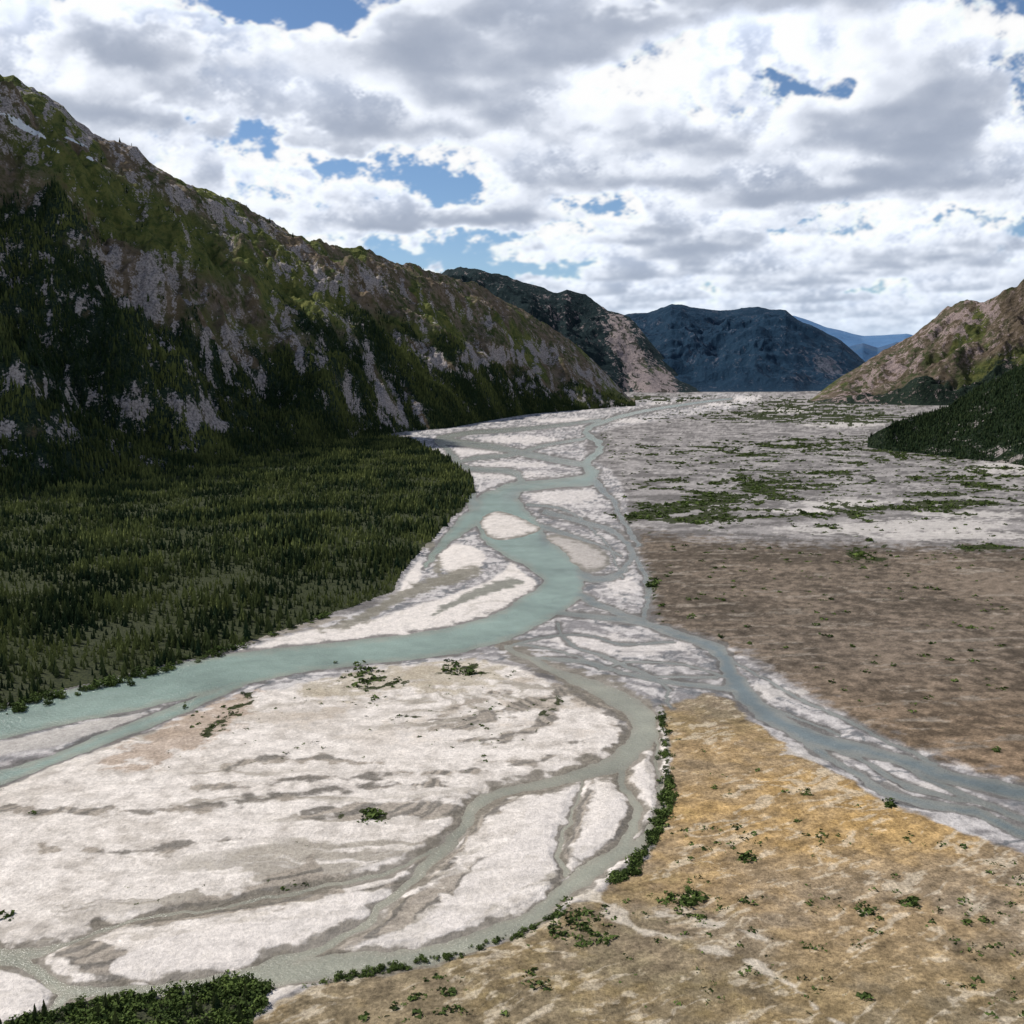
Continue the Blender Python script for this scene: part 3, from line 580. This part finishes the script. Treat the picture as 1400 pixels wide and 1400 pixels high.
azf=np.arctan((np.linspace(-20,1420,800)-700)/F)
az=np.concatenate([np.linspace(-math.pi,azf[0],70)[:-1],azf,np.linspace(azf[-1],math.pi,70)[1:]])
el=np.concatenate([np.radians(np.linspace(-1.,21,450)),np.radians(np.linspace(21.5,42,26))])
AZg,ELg=np.meshgrid(az,el)
dx=np.sin(AZg)*np.cos(ELg);dy=np.cos(AZg)*np.cos(ELg);dz=np.sin(ELg)
dX,dY,dZ=[q.ravel() for q in (dx,dy,dz)]
fwd=np.maximum(dY*cp-dZ*sp,1e-3); spx=700+F*dX/fwd; spy=700-F*(dY*sp+dZ*cp)/fwd
msk=np.zeros(len(dX))
inf=(dY*cp-dZ*sp)>.2
wpx=spx+75*fbm(spx/110,spy/60,5,700,.6); wpy=spy+34*fbm(spx/90,spy/50,5,701,.6)
for lst,sg in (([(320,5,200,36,1.),(50,105,80,22,.65),(368,185,55,22,.85),(215,155,70,18,.6),(510,248,95,28,.85),(620,262,60,22,.7),(555,350,110,26,1.2),(700,368,130,15,1.1),(1105,122,60,26,.75),(820,290,60,14,.5),(470,225,40,14,.4),(1385,310,80,28,.85),(1130,395,120,8,.7),(900,395,60,5,.5),(1000,310,120,5,.35),(1300,300,60,8,.5),(880,5,60,12,.5)],-1),([(640,305,90,24,.70),(900,330,90,22,.5),(560,110,290,60,.50),(1000,230,260,50,.50),(700,50,400,50,.42),(800,200,140,40,.32),(1180,355,130,18,.55),(1250,150,170,80,.45),(100,60,120,30,.45),(250,240,120,30,.3),(1000,375,160,8,.45)],1)):
    for cx,cy,rx,ry,a in lst:
        q=((wpx-cx)/rx)**2+((wpy-cy)/ry)**2; msk+=sg*a*np.exp(-q)*inf
C=np.zeros((len(dX),3)); AL=np.zeros(len(dX))
act=np.where(dZ>.02)[0]; NS=32; sdv=np.array(sd)
for ck in np.array_split(act,16):
    ex,ey,ez=[q[ck].astype(np.float32) for q in (dX,dY,dZ)]; t_a=ZB/ez; t_b=ZT/ez; dt=(t_b-t_a)/NS
    T=np.ones(len(ck),np.float32); col_=np.zeros((len(ck),3),np.float32); mk=msk[ck].astype(np.float32)
    dj=rng.random(len(ck)).astype(np.float32)
    stepm=np.minimum(dt,150.)
    for i in range(NS):
        t=t_a+dt*(i+dj); x,y,z=ex*t,ey*t,ez*t
        live=T>.05
        if not live.any(): break
        xi,yi,zi,mi=x[live],y[live],z[live],mk[live]
        de=cdens(xi,yi,zi,mi)
        hit=de>0.005; lidx=np.where(live)[0][hit]
        if len(lidx)==0: continue
        de=de[hit]; xi,yi,zi,mi=xi[hit],yi[hit],zi[hit],mi[hit]; tau=0
        for L_,wt in ((80.,120),(280.,300)):
            tau=tau+cdens(xi+np.float32(sdv[0]*L_),yi+np.float32(sdv[1]*L_),zi+np.float32(sdv[2]*L_),mi,False)*wt
        hh_=np.clip((zi-ZB)/(ZT-ZB),0,1)
        sunl=np.exp(-tau*.013)*.66+.34*np.exp(-tau*.003)
        amb=.33+.36*hh_
        c3=np.stack([amb*.80+sunl*.74,amb*.94+sunl*.73,amb*1.24+sunl*.71],-1)
        a=1-np.exp(-de*stepm[lidx]*.04)
        col_[lidx]+=(T[lidx]*a)[:,None]*c3; T[lidx]*=1-a
    C[ck]=col_; AL[ck]=1-T
def blur(q):
    q=q.reshape(len(el),len(az),-1)
    for ax in (0,1):
        q=(np.roll(q,1,ax)+2*q+np.roll(q,-1,ax))/4
    return q.reshape(len(dX),-1)
lowm=ss(.16,.06,dZ)[:,None]
Cb,Ab=blur(C),blur(AL); Cb2,Ab2=blur(Cb),blur(Ab)
C=Cb*(1-lowm)+Cb2*lowm; AL=(Ab*(1-lowm)+Ab2*lowm)[:,0]
C=C/np.maximum(AL,1e-3)[:,None]; AL=ss(-.12,1.02,AL)-ss(-.12,1.02,0.)*(1-AL)
dist_c=ZB/np.maximum(dZ,.012); hz=1-np.exp(-(dist_c/60000.)**1.4)
C=C*(1-hz)[:,None]+np.array([.56,.70,.88])*hz[:,None]
lowa=np.exp(-np.maximum(dZ,0)/.028)*.45
A2=1-(1-AL)*(1-lowa); C=(C*AL[:,None]+np.array([.38,.62,.90])*(lowa*(1-AL))[:,None])/np.maximum(A2,1e-4)[:,None]
fade=ss(math.radians(42),math.radians(34),ELg.ravel()); A2=A2*fade
C=np.clip(C,0,1.); print("clouds",time.time()-t0, AL.mean())
RD=90000.
mS=bpy.data.materials.new("cloud_layer"); mS.use_nodes=True; nt=mS.node_tree; nt.nodes.clear(); n=N(nt)
em=n('ShaderNodeEmission',{0:n.attr("cloud").outputs['Color'],1:1.}); tr=n('ShaderNodeBsdfTransparent')
mx=n('ShaderNodeMixShader'); n.set(mx,0,n.attr("cover").outputs['Fac']); nt.links.new(tr.outputs[0],mx.inputs[1]); nt.links.new(em.outputs[0],mx.inputs[2])
out=n('ShaderNodeOutputMaterial'); nt.links.new(mx.outputs[0],out.inputs[0])
try: mS.cycles.emission_sampling='NONE'
except Exception as e: print(e)
mkmesh("sky",np.stack([dX*RD,dY*RD,dZ*RD+H],-1),gridfaces(len(el),len(az)),mS,{"cover":A2},{"cloud":C},smooth=True)
# ------------------------------------------------------------------ camera
cam=bpy.data.cameras.new("camera"); co=bpy.data.objects.new("camera",cam); sc.collection.objects.link(co)
cam.sensor_width=36; cam.sensor_height=36; cam.angle=2*math.atan(700/F); cam.clip_start=1; cam.clip_end=400000
co.location=(0,0,H); co.rotation_euler=(math.pi/2-P,0,0); sc.camera=co
sc.view_settings.view_transform='Standard'; sc.view_settings.look='None'; sc.view_settings.exposure=0
